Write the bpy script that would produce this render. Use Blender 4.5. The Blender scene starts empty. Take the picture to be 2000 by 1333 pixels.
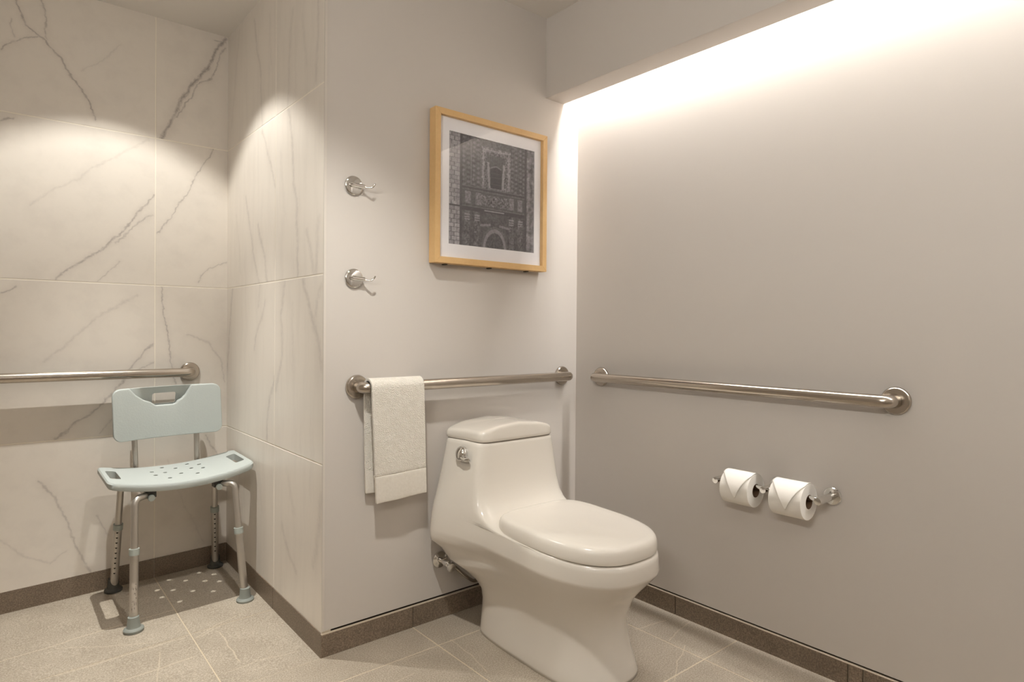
import bpy, bmesh, math, random
import numpy as np
from mathutils import Vector, Matrix

random.seed(4)
scene = bpy.context.scene
col = scene.collection

# ------------------------------------------------------------------ camera
cam_d = bpy.data.cameras.new('camera')
cam = bpy.data.objects.new('camera', cam_d)
col.objects.link(cam)
cam_d.sensor_width = 36.0
cam_d.lens = 1234.815 * 36.0 / 2000.0
cam_d.shift_y = -11.073 / 2000.0
cam_d.clip_start = 0.02
_r = Vector((0.76781345, -0.64062655, 0.00775433))
_u = Vector((-9.39775e-04, 1.09771965e-02, 9.99939307e-01))
_f = Vector((0.64067279, 0.76777414, -0.00782639))
cam.matrix_world = Matrix(((_r.x, _u.x, -_f.x, -1.9683), (_r.y, _u.y, -_f.y, -1.9239), (_r.z, _u.z, -_f.z, 1.0489), (0, 0, 0, 1)))
scene.camera = cam

# ------------------------------------------------------------------ world, exposure
w = bpy.data.worlds.new('world'); scene.world = w; w.use_nodes = True
w.node_tree.nodes['Background'].inputs[0].default_value = (0.9, 0.85, 0.8, 1)
w.node_tree.nodes['Background'].inputs[1].default_value = 0.02
vs = scene.view_settings
vs.view_transform = 'Standard'; vs.look = 'None'; vs.gamma = 1.0; vs.use_curve_mapping = False
vs.exposure = 0.05
cy = scene.cycles
cy.use_denoising = True
cy.max_bounces = 7; cy.diffuse_bounces = 4; cy.glossy_bounces = 4; cy.transparent_max_bounces = 8
cy.use_adaptive_sampling = True; cy.adaptive_threshold = 0.03
cy.sample_clamp_indirect = 6.0; cy.use_light_tree = False
cy.caustics_reflective = False; cy.caustics_refractive = False

# light levels (lamps themselves are built further down, in their fixtures)
WARM = (1.0, 0.985, 0.93)
SHOWER_W = 31.0
SHOWER_BEAM = 124.0
ROOM_W = 85.0
FILL_W = 13.0
LED_STRENGTH = 62.0
VANITY_STRENGTH = 113.0

# ------------------------------------------------------------------ room numbers (metres)
XW, YA = -1.1412, 1.0427          # shower side wall plane, shower back wall plane
ZC = 2.335                        # ceiling
XL, YF = -3.0, -3.3               # far ends of the room, behind the camera
SZ, SX0, SX1 = 2.008, -0.190, -0.086   # soffit underside, its two faces
T = 0.61; Z0 = 0.0043             # tile module
XG = -1.4245; YG = 0.4403         # tile joints
def shower_z(x, y): return -0.004 + 0.030 * (x + 1.1412) + 0.020 * y

# ------------------------------------------------------------------ materials
def srgb(*c):
    return tuple(((v / 255.0) / 12.92 if v / 255.0 <= 0.04045 else ((v / 255.0 + 0.055) / 1.055) ** 2.4) for v in c) + (1.0,)

class NT:
    def __init__(s, name):
        s.m = bpy.data.materials.new(name); s.m.use_nodes = True
        s.t = s.m.node_tree; s.b = s.t.nodes['Principled BSDF']
    def n(s, kind, **kw):
        x = s.t.nodes.new(kind)
        for k, v in kw.items(): setattr(x, k, v)
        return x
    def l(s, a, b): s.t.links.new(a, b)
    def put(s, sock, v):
        if hasattr(v, 'is_output') or isinstance(v, bpy.types.NodeSocket): s.l(v, sock)
        else: sock.default_value = v
    def math(s, op, a, b=None, c=None, clamp=False):
        x = s.n('ShaderNodeMath', operation=op); x.use_clamp = clamp
        s.put(x.inputs[0], a)
        if b is not None: s.put(x.inputs[1], b)
        if c is not None: s.put(x.inputs[2], c)
        return x.outputs[0]
    def vec(s, op, a, b=None, c=None, out=0):
        x = s.n('ShaderNodeVectorMath', operation=op)
        s.put(x.inputs[0], a)
        if b is not None: s.put(x.inputs[1], b)
        if c is not None: s.put(x.inputs[2], c)
        return x.outputs[out]
    def noise(s, vec, scale, detail=3, rough=0.5, out=0):
        x = s.n('ShaderNodeTexNoise'); x.inputs['Scale'].default_value = scale
        x.inputs['Detail'].default_value = detail; x.inputs['Roughness'].default_value = rough
        if vec is not None: s.l(vec, x.inputs['Vector'])
        return x.outputs[out]
    def mix(s, f, a, b):
        x = s.n('ShaderNodeMix', data_type='RGBA')
        s.put(x.inputs[0], f); s.put(x.inputs[6], a); s.put(x.inputs[7], b)
        return x.outputs[2]
    def bump(s, h, strength, dist):
        x = s.n('ShaderNodeBump'); x.inputs['Strength'].default_value = strength; x.inputs['Distance'].default_value = dist
        s.l(h, x.inputs['Height']); s.l(x.outputs[0], s.b.inputs['Normal'])
    def pos(s): return s.n('ShaderNodeNewGeometry').outputs['Position']
    def obj(s): return s.n('ShaderNodeTexCoord').outputs['Object']

def plain(name, c, rough=0.5, metal=0.0, var=0.0, vscale=20, bump=0.0, bscale=200, spec=0.5, coat=0.0):
    k = NT(name); b = k.b
    b.inputs['Base Color'].default_value = c
    b.inputs['Roughness'].default_value = rough; b.inputs['Metallic'].default_value = metal
    b.inputs['Specular IOR Level'].default_value = spec
    if coat: b.inputs['Coat Weight'].default_value = coat; b.inputs['Coat Roughness'].default_value = 0.05
    if var or bump:
        o = k.obj()
    if var:
        f = k.noise(o, vscale, 4)
        lo = tuple(v * (1 - var) for v in c[:3]) + (1,); hi = tuple(min(1, v * (1 + var)) for v in c[:3]) + (1,)
        k.l(k.mix(f, lo, hi), b.inputs['Base Color'])
    if bump:
        k.bump(k.noise(o, bscale, 3), bump, 0.001)
    return k.m

def polyline_mask(k, P, poly, width, strength):
    """distance to a polyline in the UV plane of P -> soft vein mask"""
    best = None
    for (a, b) in zip(poly[:-1], poly[1:]):
        ba = (b[0] - a[0], b[1] - a[1], 0.0); l2 = ba[0] ** 2 + ba[1] ** 2 + 1e-9
        pa = k.vec('SUBTRACT', P, (a[0], a[1], 0.0))
        d = k.vec('DOT_PRODUCT', pa, ba, out=1)
        h = k.math('MULTIPLY', d, 1.0 / l2, clamp=True)
        q = k.vec('MULTIPLY_ADD', h, (-ba[0], -ba[1], 0.0), pa)
        ln = k.vec('LENGTH', q, out=1)
        best = ln if best is None else k.math('MINIMUM', best, ln)
    core = k.math('MULTIPLY_ADD', best, -1.0 / width, 1.0, clamp=True)
    core = k.math('MULTIPLY', core, strength)
    halo = k.math('MULTIPLY_ADD', best, -1.0 / (width * 4.5), 1.0, clamp=True)
    halo = k.math('MULTIPLY', k.math('MULTIPLY', halo, halo), strength * 0.22)
    return core, halo

def marble(name, axis, veins, base, vein_c, stretch):
    k = NT(name)
    p = k.pos()
    sep = k.n('ShaderNodeSeparateXYZ'); k.l(p, sep.inputs[0])
    cmb = k.n('ShaderNodeCombineXYZ'); k.l(sep.outputs['X' if axis == 'x' else 'Y'], cmb.inputs[0]); k.l(sep.outputs['Z'], cmb.inputs[1])
    P = cmb.outputs[0]
    d1 = k.vec('SUBTRACT', k.noise(P, 9, 2, out=1), (0.5, 0.5, 0.5))
    d2 = k.vec('SUBTRACT', k.noise(P, 60, 3, out=1), (0.5, 0.5, 0.5))
    Q = k.vec('MULTIPLY_ADD', d1, (0.035, 0.035, 0), P)
    Q = k.vec('MULTIPLY_ADD', d2, (0.016, 0.016, 0), Q)
    flat = k.vec('MULTIPLY', Q, (1, 1, 0))
    tot = hal = None
    for poly, wd, st in veins:
        c, h = polyline_mask(k, flat, poly, wd, st)
        tot = c if tot is None else k.math('MAXIMUM', tot, c)
        hal = h if hal is None else k.math('MAXIMUM', hal, h)
    brk = k.math('MULTIPLY_ADD', k.noise(P, 38, 4, 0.7), 2.4, -0.35, clamp=True)
    tot = k.math('MULTIPLY', tot, brk)
    # background clouding and faint slanted streaks of the print
    cl = k.math('MULTIPLY_ADD', k.noise(k.vec('MULTIPLY', Q, stretch), 5, 5, 0.6), 1.6, -0.75, clamp=True)
    tot = k.math('ADD', k.math('MAXIMUM', tot, hal), k.math('MULTIPLY', cl, 0.20), clamp=True)
    k.l(k.mix(tot, base, vein_c), k.b.inputs['Base Color'])
    k.b.inputs['Roughness'].default_value = 0.32
    k.b.inputs['Specular IOR Level'].default_value = 0.45
    return k.m

def stone(name, lo, hi, veins=(), rough=0.55, fine=230):
    k = NT(name); p = k.pos()
    f = k.noise(p, fine, 2, 0.6)
    g = k.noise(p, 7, 4)
    f = k.math('ADD', k.math('MULTIPLY_ADD', f, 2.6, -0.95), k.math('MULTIPLY_ADD', g, 0.7, -0.35), clamp=True)
    c = k.mix(f, lo, hi)
    if veins:
        sep = k.n('ShaderNodeSeparateXYZ'); k.l(p, sep.inputs[0])
        cmb = k.n('ShaderNodeCombineXYZ'); k.l(sep.outputs[0], cmb.inputs[0]); k.l(sep.outputs[1], cmb.inputs[1])
        d1 = k.vec('SUBTRACT', k.noise(cmb.outputs[0], 12, 2, out=1), (0.5, 0.5, 0.5))
        Q = k.vec('MULTIPLY_ADD', d1, (0.02, 0.02, 0), cmb.outputs[0])
        tot = None
        for poly, wd, st in veins:
            m, h = polyline_mask(k, Q, poly, wd, st)
            tot = m if tot is None else k.math('MAXIMUM', tot, m)
        c = k.mix(tot, c, srgb(222, 208, 184))
    k.l(c, k.b.inputs['Base Color'])
    k.b.inputs['Roughness'].default_value = rough
    k.bump(k.noise(p, 300, 2), 0.25, 0.0006)
    return k.m

M = {}
M['paint'] = plain('wall_paint', srgb(208, 201, 194), 0.62, bump=0.08, bscale=160, spec=0.3)
M['ceil'] = plain('ceiling_paint', srgb(236, 231, 225), 0.8, spec=0.2)
M['grout'] = plain('grout', srgb(246, 238, 224), 0.8)
M['groutf'] = plain('floor_grout', srgb(204, 190, 166), 0.85)
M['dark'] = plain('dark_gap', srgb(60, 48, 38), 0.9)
M['ceramic'] = plain('glazed_ceramic', srgb(226, 219, 209), 0.16, coat=0.3)
M['seatp'] = plain('seat_plastic', srgb(233, 226, 216), 0.22)
M['shadowline'] = plain('shade_line_grey', srgb(120, 110, 100), 0.7)  # grey standing in for shade in the lid gaps
M['chrome'] = plain('chrome', (0.80, 0.79, 0.77, 1), 0.07, metal=1)
def brushed(name, c, rough):
    k = NT(name); b = k.b
    b.inputs['Base Color'].default_value = c; b.inputs['Metallic'].default_value = 1.0
    o = k.obj()
    f = k.noise(k.vec('MULTIPLY', o, (3, 3, 1400)), 1.0, 2)
    k.l(k.math('MULTIPLY_ADD', f, 0.16, rough - 0.08), b.inputs['Roughness'])
    return k.m
M['steel'] = brushed('brushed_steel', srgb(192, 183, 172), 0.22)
M['alu'] = plain('satin_aluminium', srgb(194, 189, 182), 0.36, metal=0.85)
M['plastic'] = plain('blue_grey_plastic', srgb(178, 184, 181), 0.5, bump=0.5, bscale=170)
M['plastic_s'] = plain('smooth_blue_grey_plastic', srgb(178, 184, 181), 0.45)
M['collar'] = plain('grey_collar_plastic', srgb(166, 172, 166), 0.5)
M['rubber'] = plain('grey_rubber', srgb(138, 142, 136), 0.6)
M['rubber_d'] = plain('dark_grey_rubber', srgb(72, 72, 68), 0.6)
M['hole'] = plain('black_hole', srgb(20, 17, 14), 0.9)
M['paper'] = plain('tissue_paper', srgb(244, 239, 231), 0.95, bump=0.2, bscale=120, spec=0.1)
M['card'] = plain('cardboard', srgb(110, 84, 62), 0.9)
M['mat'] = plain('mat_board', srgb(250, 248, 252), 0.9, spec=0.1)
M['white'] = plain('white_enamel', srgb(240, 236, 230), 0.5)
def wood():
    k = NT('pale_maple'); o = k.obj()
    f = k.noise(k.vec('MULTIPLY', o, (14, 14, 14)), 1.0, 5)
    g = k.noise(o, 90, 3)
    c = k.mix(k.math('MULTIPLY_ADD', g, 0.3, k.math('MULTIPLY', f, 0.6), clamp=True), srgb(205, 164, 108), srgb(232, 196, 142))
    k.l(c, k.b.inputs['Base Color']); k.b.inputs['Roughness'].default_value = 0.5
    return k.m
M['wood'] = wood()
def terry():
    k = NT('terry_cloth'); o = k.obj()
    v = k.n('ShaderNodeTexVoronoi'); v.inputs['Scale'].default_value = 330; k.l(o, v.inputs['Vector'])
    h = k.math('ADD', v.outputs['Distance'], k.noise(o, 90, 3))
    k.l(k.mix(k.noise(o, 60, 3), srgb(234, 226, 213), srgb(250, 245, 236)), k.b.inputs['Base Color'])
    k.b.inputs['Roughness'].default_value = 1.0; k.b.inputs['Specular IOR Level'].default_value = 0.1
    k.b.inputs['Sheen Weight'].default_value = 0.25
    k.bump(h, 0.8, 0.003)
    return k.m
M['terry'] = terry()
def weave():
    k = NT('hem_weave'); o = k.obj()
    k.l(k.mix(k.noise(o, 120, 2), srgb(226, 219, 208), srgb(242, 236, 226)), k.b.inputs['Base Color'])
    k.b.inputs['Roughness'].default_value = 0.95; k.b.inputs['Specular IOR Level'].default_value = 0.1
    k.bump(k.noise(k.vec('MULTIPLY', o, (300, 300, 900)), 1.0, 2), 0.5, 0.0015)
    return k.m
M['weave'] = weave()
def emit(name, c, s):
    k = NT(name); k.b.inputs['Base Color'].default_value = (0, 0, 0, 1)
    k.b.inputs['Emission Color'].default_value = c + (1,); k.b.inputs['Emission Strength'].default_value = s
    return k.m
def glass():
    k = NT('thin_glass')
    tr = k.n('ShaderNodeBsdfTransparent'); gl = k.n('ShaderNodeBsdfGlossy'); gl.inputs['Roughness'].default_value = 0.03
    mx = k.n('ShaderNodeMixShader'); mx.inputs[0].default_value = 0.03; k.l(tr.outputs[0], mx.inputs[1]); k.l(gl.outputs[0], mx.inputs[2])
    k.l(mx.outputs[0], k.t.nodes['Material Output'].inputs[0])
    return k.m
M['glass'] = glass()

# ------------------------------------------------------------------ mesh helpers
def link(name, me, mat, parent=None, smooth=False):
    o = bpy.data.objects.new(name, me); col.objects.link(o)
    if mat is not None: me.materials.clear(); me.materials.append(mat)
    if parent is not None: o.parent = parent
    if smooth:
        for p in me.polygons: p.use_smooth = True
    return o

def from_bm(name, bm, mat, parent=None, smooth=False, org=(0, 0, 0)):
    if any(org):
        bmesh.ops.translate(bm, verts=bm.verts, vec=-Vector(org))
    bmesh.ops.recalc_face_normals(bm, faces=bm.faces)
    me = bpy.data.meshes.new(name); bm.to_mesh(me); bm.free()
    return link(name, me, mat, parent, smooth)

def pyd(name, v, f, mat, parent=None, smooth=False, org=(0, 0, 0)):
    me = bpy.data.meshes.new(name)
    me.from_pydata([(a[0] - org[0], a[1] - org[1], a[2] - org[2]) for a in v], [], f)
    bm = bmesh.new(); bm.from_mesh(me); bmesh.ops.recalc_face_normals(bm, faces=bm.faces); bm.to_mesh(me); bm.free()
    return link(name, me, mat, parent, smooth)

def bm_box(bm, lo, hi, bev=0.0, seg=1):
    r = bmesh.ops.create_cube(bm, size=1.0)
    vs_ = r['verts']
    for v in vs_:
        v.co = Vector([lo[i] + (v.co[i] + 0.5) * (hi[i] - lo[i]) for i in range(3)])
    if bev:
        es = list({e for v in vs_ for e in v.link_edges})
        bmesh.ops.bevel(bm, geom=es, offset=bev, segments=seg, affect='EDGES', profile=0.5)
    return vs_

def box(name, lo, hi, mat, parent=None, bev=0.0, seg=1, org=(0, 0, 0), smooth=False):
    bm = bmesh.new(); bm_box(bm, lo, hi, bev, seg)
    return from_bm(name, bm, mat, parent, smooth, org)

def smooth_path(pts, sub=6):
    """Catmull-Rom through the points"""
    P = [Vector(p) for p in pts]; P = [2 * P[0] - P[1]] + P + [2 * P[-1] - P[-2]]
    out = []
    for i in range(1, len(P) - 2):
        for s in range(sub):
            t = s / sub
            out.append(0.5 * ((2 * P[i]) + (-P[i - 1] + P[i + 1]) * t + (2 * P[i - 1] - 5 * P[i] + 4 * P[i + 1] - P[i + 2]) * t * t + (-P[i - 1] + 3 * P[i] - 3 * P[i + 1] + P[i + 2]) * t ** 3))
    out.append(P[-2]); return out

def bend_path(pts, rad, seg=8):
    """straight runs with rounded corners"""
    P = [Vector(p) for p in pts]; out = [P[0]]
    for a, b, c in zip(P[:-2], P[1:-1], P[2:]):
        d1 = (a - b).normalized(); d2 = (c - b).normalized()
        ang = d1.angle(d2); t = min(rad / math.tan(ang / 2), 0.49 * (a - b).length, 0.49 * (c - b).length)
        s, e = b + d1 * t, b + d2 * t
        for i in range(seg + 1):
            u = i / seg
            out.append((1 - u) ** 2 * s + 2 * u * (1 - u) * b + u * u * e)
    out.append(P[-1]); return out

def tube_data(path, r, n=20, caps=True, v0=0):
    P = [Vector(p) for p in path]
    rr = r if isinstance(r, (list, tuple)) else [r] * len(P)
    v = []; f = []
    t0 = (P[1] - P[0]).normalized()
    up = Vector((0, 0, 1)) if abs(t0.z) < 0.9 else Vector((1, 0, 0))
    nrm = (up - t0 * up.dot(t0)).normalized()
    for i, p in enumerate(P):
        t = ((P[min(i + 1, len(P) - 1)] - P[max(i - 1, 0)])).normalized()
        nrm = (nrm - t * nrm.dot(t)).normalized(); bn = t.cross(nrm)
        for j in range(n):
            a = 2 * math.pi * j / n
            v.append(p + (nrm * math.cos(a) + bn * math.sin(a)) * rr[i])
    for i in range(len(P) - 1):
        for j in range(n):
            f.append((v0 + i * n + j, v0 + i * n + (j + 1) % n, v0 + (i + 1) * n + (j + 1) % n, v0 + (i + 1) * n + j))
    if caps:
        f.append(tuple(v0 + j for j in range(n))[::-1]); f.append(tuple(v0 + (len(P) - 1) * n + j for j in range(n)))
    return v, f

def smooth_by_angle(o, deg=40):
    me = o.data
    for p in me.polygons: p.use_smooth = True
    bm = bmesh.new(); bm.from_mesh(me)
    for e in bm.edges:
        if len(e.link_faces) == 2 and e.calc_face_angle(0) > math.radians(deg): e.smooth = False
    bm.to_mesh(me); bm.free()
    return o

def tube(name, path, r, mat, parent=None, n=20, org=(0, 0, 0), caps=True):
    v, f = tube_data(path, r, n, caps)
    return smooth_by_angle(pyd(name, v, f, mat, parent, False, org))

def lathe(name, prof, origin, axis, mat, parent=None, n=36, org=(0, 0, 0), deg=35):
    """prof: (distance along the axis, radius)"""
    ax = Vector(axis).normalized(); up = Vector((0, 0, 1)) if abs(ax.z) < 0.9 else Vector((1, 0, 0))
    a = (up - ax * up.dot(ax)).normalized(); b = ax.cross(a); O = Vector(origin)
    v = []; f = []
    for (h, r) in prof:
        for j in range(n):
            t = 2 * math.pi * j / n
            v.append(O + ax * h + (a * math.cos(t) + b * math.sin(t)) * r)
    for i in range(len(prof) - 1):
        for j in range(n):
            f.append((i * n + j, i * n + (j + 1) % n, (i + 1) * n + (j + 1) % n, (i + 1) * n + j))
    f.append(tuple(range(n))[::-1]); f.append(tuple((len(prof) - 1) * n + j for j in range(n)))
    return smooth_by_angle(pyd(name, v, f, mat, parent, False, org), deg)

def thing(name, label, cat, loc=(0, 0, 0), rot=(0, 0, 0), group=None):
    o = bpy.data.objects.new(name, None); col.objects.link(o)
    o.location = loc; o.rotation_euler = rot; o.empty_display_size = 0.05
    o['label'] = label; o['category'] = cat
    if group: o['group'] = group
    return o
def struct(o, label=None, cat=None):
    o['kind'] = 'structure'
    if label: o['label'] = label; o['category'] = cat
    return o
def cut(o, cutter):
    """boolean difference, baked"""
    md = o.modifiers.new('cut', 'BOOLEAN'); md.operation = 'DIFFERENCE'; md.solver = 'EXACT'; md.object = cutter
    dg = bpy.context.evaluated_depsgraph_get(); dg.update()
    me = bpy.data.meshes.new_from_object(o.evaluated_get(dg))
    o.modifiers.clear(); old = o.data; o.data = me; me.name = old.name
    bpy.data.objects.remove(cutter)

# ================================================================== SETTING
VEINS = {"A":{"r3l":[[[[-1.887,2.263],[-1.846,2.167],[-1.797,2.131],[-1.752,2.075],[-1.719,2.023],[-1.682,1.969],[-1.645,1.917],[-1.633,1.869]],0.006,0.62],[[[-1.811,2.289],[-1.791,2.211],[-1.788,2.134]],0.006,0.5],[[[-1.926,2.051],[-1.894,2.091],[-1.852,2.12],[-1.811,2.136]],0.005,0.5],[[[-1.888,2.173],[-1.894,2.149],[-1.884,2.114]],0.004,0.35],[[[-1.551,2.178],[-1.611,2.1],[-1.679,2.042]],0.006,0.18]],"r3r":[[[[-1.147,2.328],[-1.179,2.276],[-1.227,2.182],[-1.289,2.087],[-1.335,1.998],[-1.369,1.923],[-1.4,1.84]],0.012,0.75],[[[-1.149,2.285],[-1.212,2.144],[-1.267,2.097],[-1.285,2.038],[-1.325,1.98],[-1.35,1.94]],0.006,0.55],[[[-1.147,2.31],[-1.196,2.305]],0.006,0.5]],"r2l":[[[[-1.431,1.601],[-1.486,1.503],[-1.535,1.441],[-1.589,1.381],[-1.629,1.341],[-1.68,1.3],[-1.733,1.261],[-1.761,1.226]],0.007,0.55],[[[-1.431,1.514],[-1.519,1.439],[-1.567,1.385]],0.006,0.4],[[[-1.45,1.825],[-1.644,1.664],[-1.762,1.575],[-1.836,1.504]],0.008,0.16],[[[-1.551,1.318],[-1.589,1.271],[-1.623,1.228]],0.005,0.35],[[[-1.926,1.797],[-1.905,1.806],[-1.883,1.812]],0.006,0.5]],"r2r":[[[[-1.202,1.83],[-1.233,1.762],[-1.27,1.707],[-1.316,1.602],[-1.341,1.568],[-1.368,1.507],[-1.419,1.443]],0.005,0.5],[[[-1.141,1.341],[-1.213,1.315],[-1.25,1.273],[-1.26,1.25]],0.005,0.4]],"r1l":[[[[-1.433,0.982],[-1.499,0.909],[-1.537,0.825],[-1.625,0.724],[-1.689,0.681],[-1.728,0.643],[-1.762,0.621]],0.008,0.5],[[[-1.429,0.911],[-1.512,0.861]],0.005,0.35],[[[-1.487,1.183],[-1.621,1.086],[-1.713,1.004],[-1.795,0.917]],0.009,0.2],[[[-1.925,1.178],[-1.905,1.186],[-1.881,1.197]],0.006,0.5],[[[-1.565,0.689],[-1.622,0.626]],0.005,0.3]],"r1r":[[[[-1.404,1.221],[-1.399,1.105],[-1.376,1.009],[-1.362,0.951],[-1.364,0.901],[-1.348,0.812]],0.005,0.5],[[[-1.302,1.018],[-1.218,0.987],[-1.174,0.916],[-1.152,0.814]],0.006,0.25]],"r0l":[[[[-1.81,0.473],[-1.765,0.396],[-1.729,0.319],[-1.7,0.204],[-1.67,0.133],[-1.641,0.074]],0.008,0.4],[[[-1.628,0.306],[-1.59,0.217]],0.006,0.35],[[[-1.924,0.272],[-1.871,0.206],[-1.775,0.142],[-1.724,0.177]],0.007,0.2]],"r0r":[[[[-1.227,0.583],[-1.21,0.547],[-1.172,0.482]],0.006,0.4],[[[-1.371,0.489],[-1.311,0.284],[-1.229,0.113]],0.006,0.12]]},"B":{"r3f":[[[[0.689,2.28],[0.656,2.175],[0.612,2.035],[0.598,1.915],[0.585,1.815]],0.01,0.35],[[[0.88,2.308],[0.935,2.13],[0.99,1.924]],0.012,0.15],[[[0.511,2.233],[0.492,2.054]],0.012,0.15]],"r3n":[[[[0.282,2.165],[0.309,1.995],[0.316,1.825]],0.014,0.22],[[[0.056,2.112],[0.062,1.965],[0.077,1.854]],0.012,0.3],[[[0.193,2.114],[0.146,1.943]],0.014,0.15]],"r2f":[[[[0.585,1.815],[0.521,1.714],[0.442,1.58]],0.01,0.35],[[[0.788,1.587],[0.748,1.491],[0.701,1.37],[0.619,1.23]],0.012,0.35],[[[0.634,1.454],[0.591,1.371],[0.549,1.32],[0.525,1.23]],0.012,0.4],[[[0.912,1.534],[0.852,1.289]],0.012,0.15]],"r2n":[[[[0.317,1.844],[0.281,1.718],[0.269,1.554],[0.235,1.501],[0.224,1.353],[0.222,1.23]],0.012,0.38],[[[0.139,1.378],[0.086,1.238]],0.016,0.3],[[[0.046,1.4],[0.061,1.236]],0.016,0.25],[[[0.385,1.686],[0.346,1.458]],0.015,0.12]],"r1f":[[[[0.958,1.23],[1.001,1.057],[1.036,0.868]],0.012,0.4],[[[0.547,1.151],[0.57,1.104],[0.653,1.028],[0.67,0.967]],0.01,0.35],[[[0.443,0.872],[0.475,0.803],[0.507,0.734],[0.528,0.626]],0.012,0.4],[[[0.607,1.243],[0.623,1.133]],0.012,0.25]],"r1n":[[[[0.343,1.219],[0.377,1.101],[0.36,0.955],[0.431,0.828]],0.014,0.35],[[[0.167,1.206],[0.131,1.139],[0.088,1.074],[0.041,1.004],[0.016,0.923]],0.016,0.4],[[[0.027,1.185],[0.071,1.087],[0.083,1.054]],0.014,0.3],[[[0.273,1.125],[0.26,0.91]],0.018,0.15]],"r0f":[[[[0.841,0.536],[0.867,0.358],[0.837,0.192]],0.012,0.18],[[[0.615,0.53],[0.571,0.338]],0.012,0.12]],"r0n":[[[[0.357,0.342],[0.325,0.284],[0.285,0.247],[0.223,0.213]],0.014,0.3],[[[0.011,0.514],[0.033,0.394],[0.073,0.276]],0.016,0.25],[[[0.314,0.543],[0.239,0.413]],0.016,0.15]]}}
MARBLE_A, MARBLE_V = srgb(232, 224, 214), srgb(124, 112, 108)
JW = 0.004                         # joint width

# --- shower back wall with its tiles
wa = struct(box('wall_back', (XL, YA + 0.0009, -0.1), (XW + 0.02, YA + 0.1, ZC + 0.1), M['grout']), 'shower back wall clad in square marble-look tiles', 'wall')
rows = [(-0.05, Z0 + T, 'r0'), (Z0 + T, Z0 + 2 * T, 'r1'), (Z0 + 2 * T, Z0 + 3 * T, 'r2'), (Z0 + 3 * T, ZC + 0.02, 'r3')]
for zi, (za, zb, rk) in enumerate(rows):
    for (xa, xb, ck) in ((XG, XW + 0.004, 'r'), (XG - T, XG, 'l'), (XG - 2 * T, XG - T, 'o'), (XL, XG - 2 * T, 'o')):
        key = rk + ck
        vv = VEINS['A'].get(key)
        if vv is None:
            vv = [([[x - T, z] for x, z in pl], wd, st) for pl, wd, st in VEINS['A'][rk + 'l']]
        mname = 'marble_tile_' + key
        mt = bpy.data.materials.get(mname) or marble(mname, 'x', vv, MARBLE_A, MARBLE_V, (2.0, 2.0, 1))
        box('wall_tile', (xa + JW / 2, YA, za + JW / 2), (xb - JW / 2, YA + 0.008, zb - JW / 2), mt, wa, bev=0.001)

# --- shower side wall (the flank of the partition)
wb = struct(box('wall_shower_side', (XW + 0.0009, 0.004, -0.1), (XW + 0.03, YA + 0.02, ZC + 0.1), M['grout']), 'shower side wall clad in marble-look tiles with upright veins', 'wall')
for (za, zb, rk) in rows:
    for (ya, yb, ck) in ((0.003, YG, 'n'), (YG, YA + 0.004, 'f')):
        mt = marble('marble_side_' + rk + ck, 'y', [(pl, wd * 1.5, st * .72) for pl, wd, st in VEINS['B'][rk + ck]], MARBLE_A, MARBLE_V, (4.5, 0.5, 1))
        box('wall_tile', (XW, ya + JW / 2, za + JW / 2), (XW + 0.008, yb - JW / 2, zb - JW / 2), mt, wb, bev=0.001)

# --- painted walls, hanging above a shadow gap
struct(box('wall_toilet', (XW + 0.004, 0.0, 0.083), (0.12, 0.10, ZC + 0.1), M['paint']), 'plain beige painted wall behind the toilet', 'wall')
struct(box('wall_right', (0.0, YF, 0.077), (0.12, 0.02, ZC + 0.1), M['paint']), 'plain beige painted wall with the paper holder', 'wall')
struct(box('wall_left', (XL - 0.1, YF, -0.1), (XL, YA + 0.1, ZC + 0.1), M['paint']), 'painted side wall far from the toilet', 'wall')
struct(box('wall_front', (XL, YF - 0.1, -0.1), (0.12, YF, ZC + 0.1), M['paint']), 'painted wall facing the toilet wall', 'wall')
struct(box('trim_1', (XW - 0.0015, -0.002, 0.083), (XW + 0.006, 0.0035, ZC), plain('edge_trim', srgb(214, 206, 197), 0.4)), 'slim pale edge strip where tile meets paint', 'trim')
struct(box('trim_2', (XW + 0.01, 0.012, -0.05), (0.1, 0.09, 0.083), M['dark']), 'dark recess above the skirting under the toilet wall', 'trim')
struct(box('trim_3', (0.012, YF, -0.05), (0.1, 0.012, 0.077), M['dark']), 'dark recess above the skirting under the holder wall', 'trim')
struct(box('ceiling', (XL, YF, ZC), (0.12, YA + 0.1, ZC + 0.1), M['ceil']), 'flat painted ceiling over room and shower', 'ceiling')
struct(box('ceiling_soffit', (SX0, YF, SZ), (SX1, 0.005, ZC + 0.02), M['paint'], bev=0.0015), 'dropped painted soffit box hiding the light strip', 'soffit')

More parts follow.
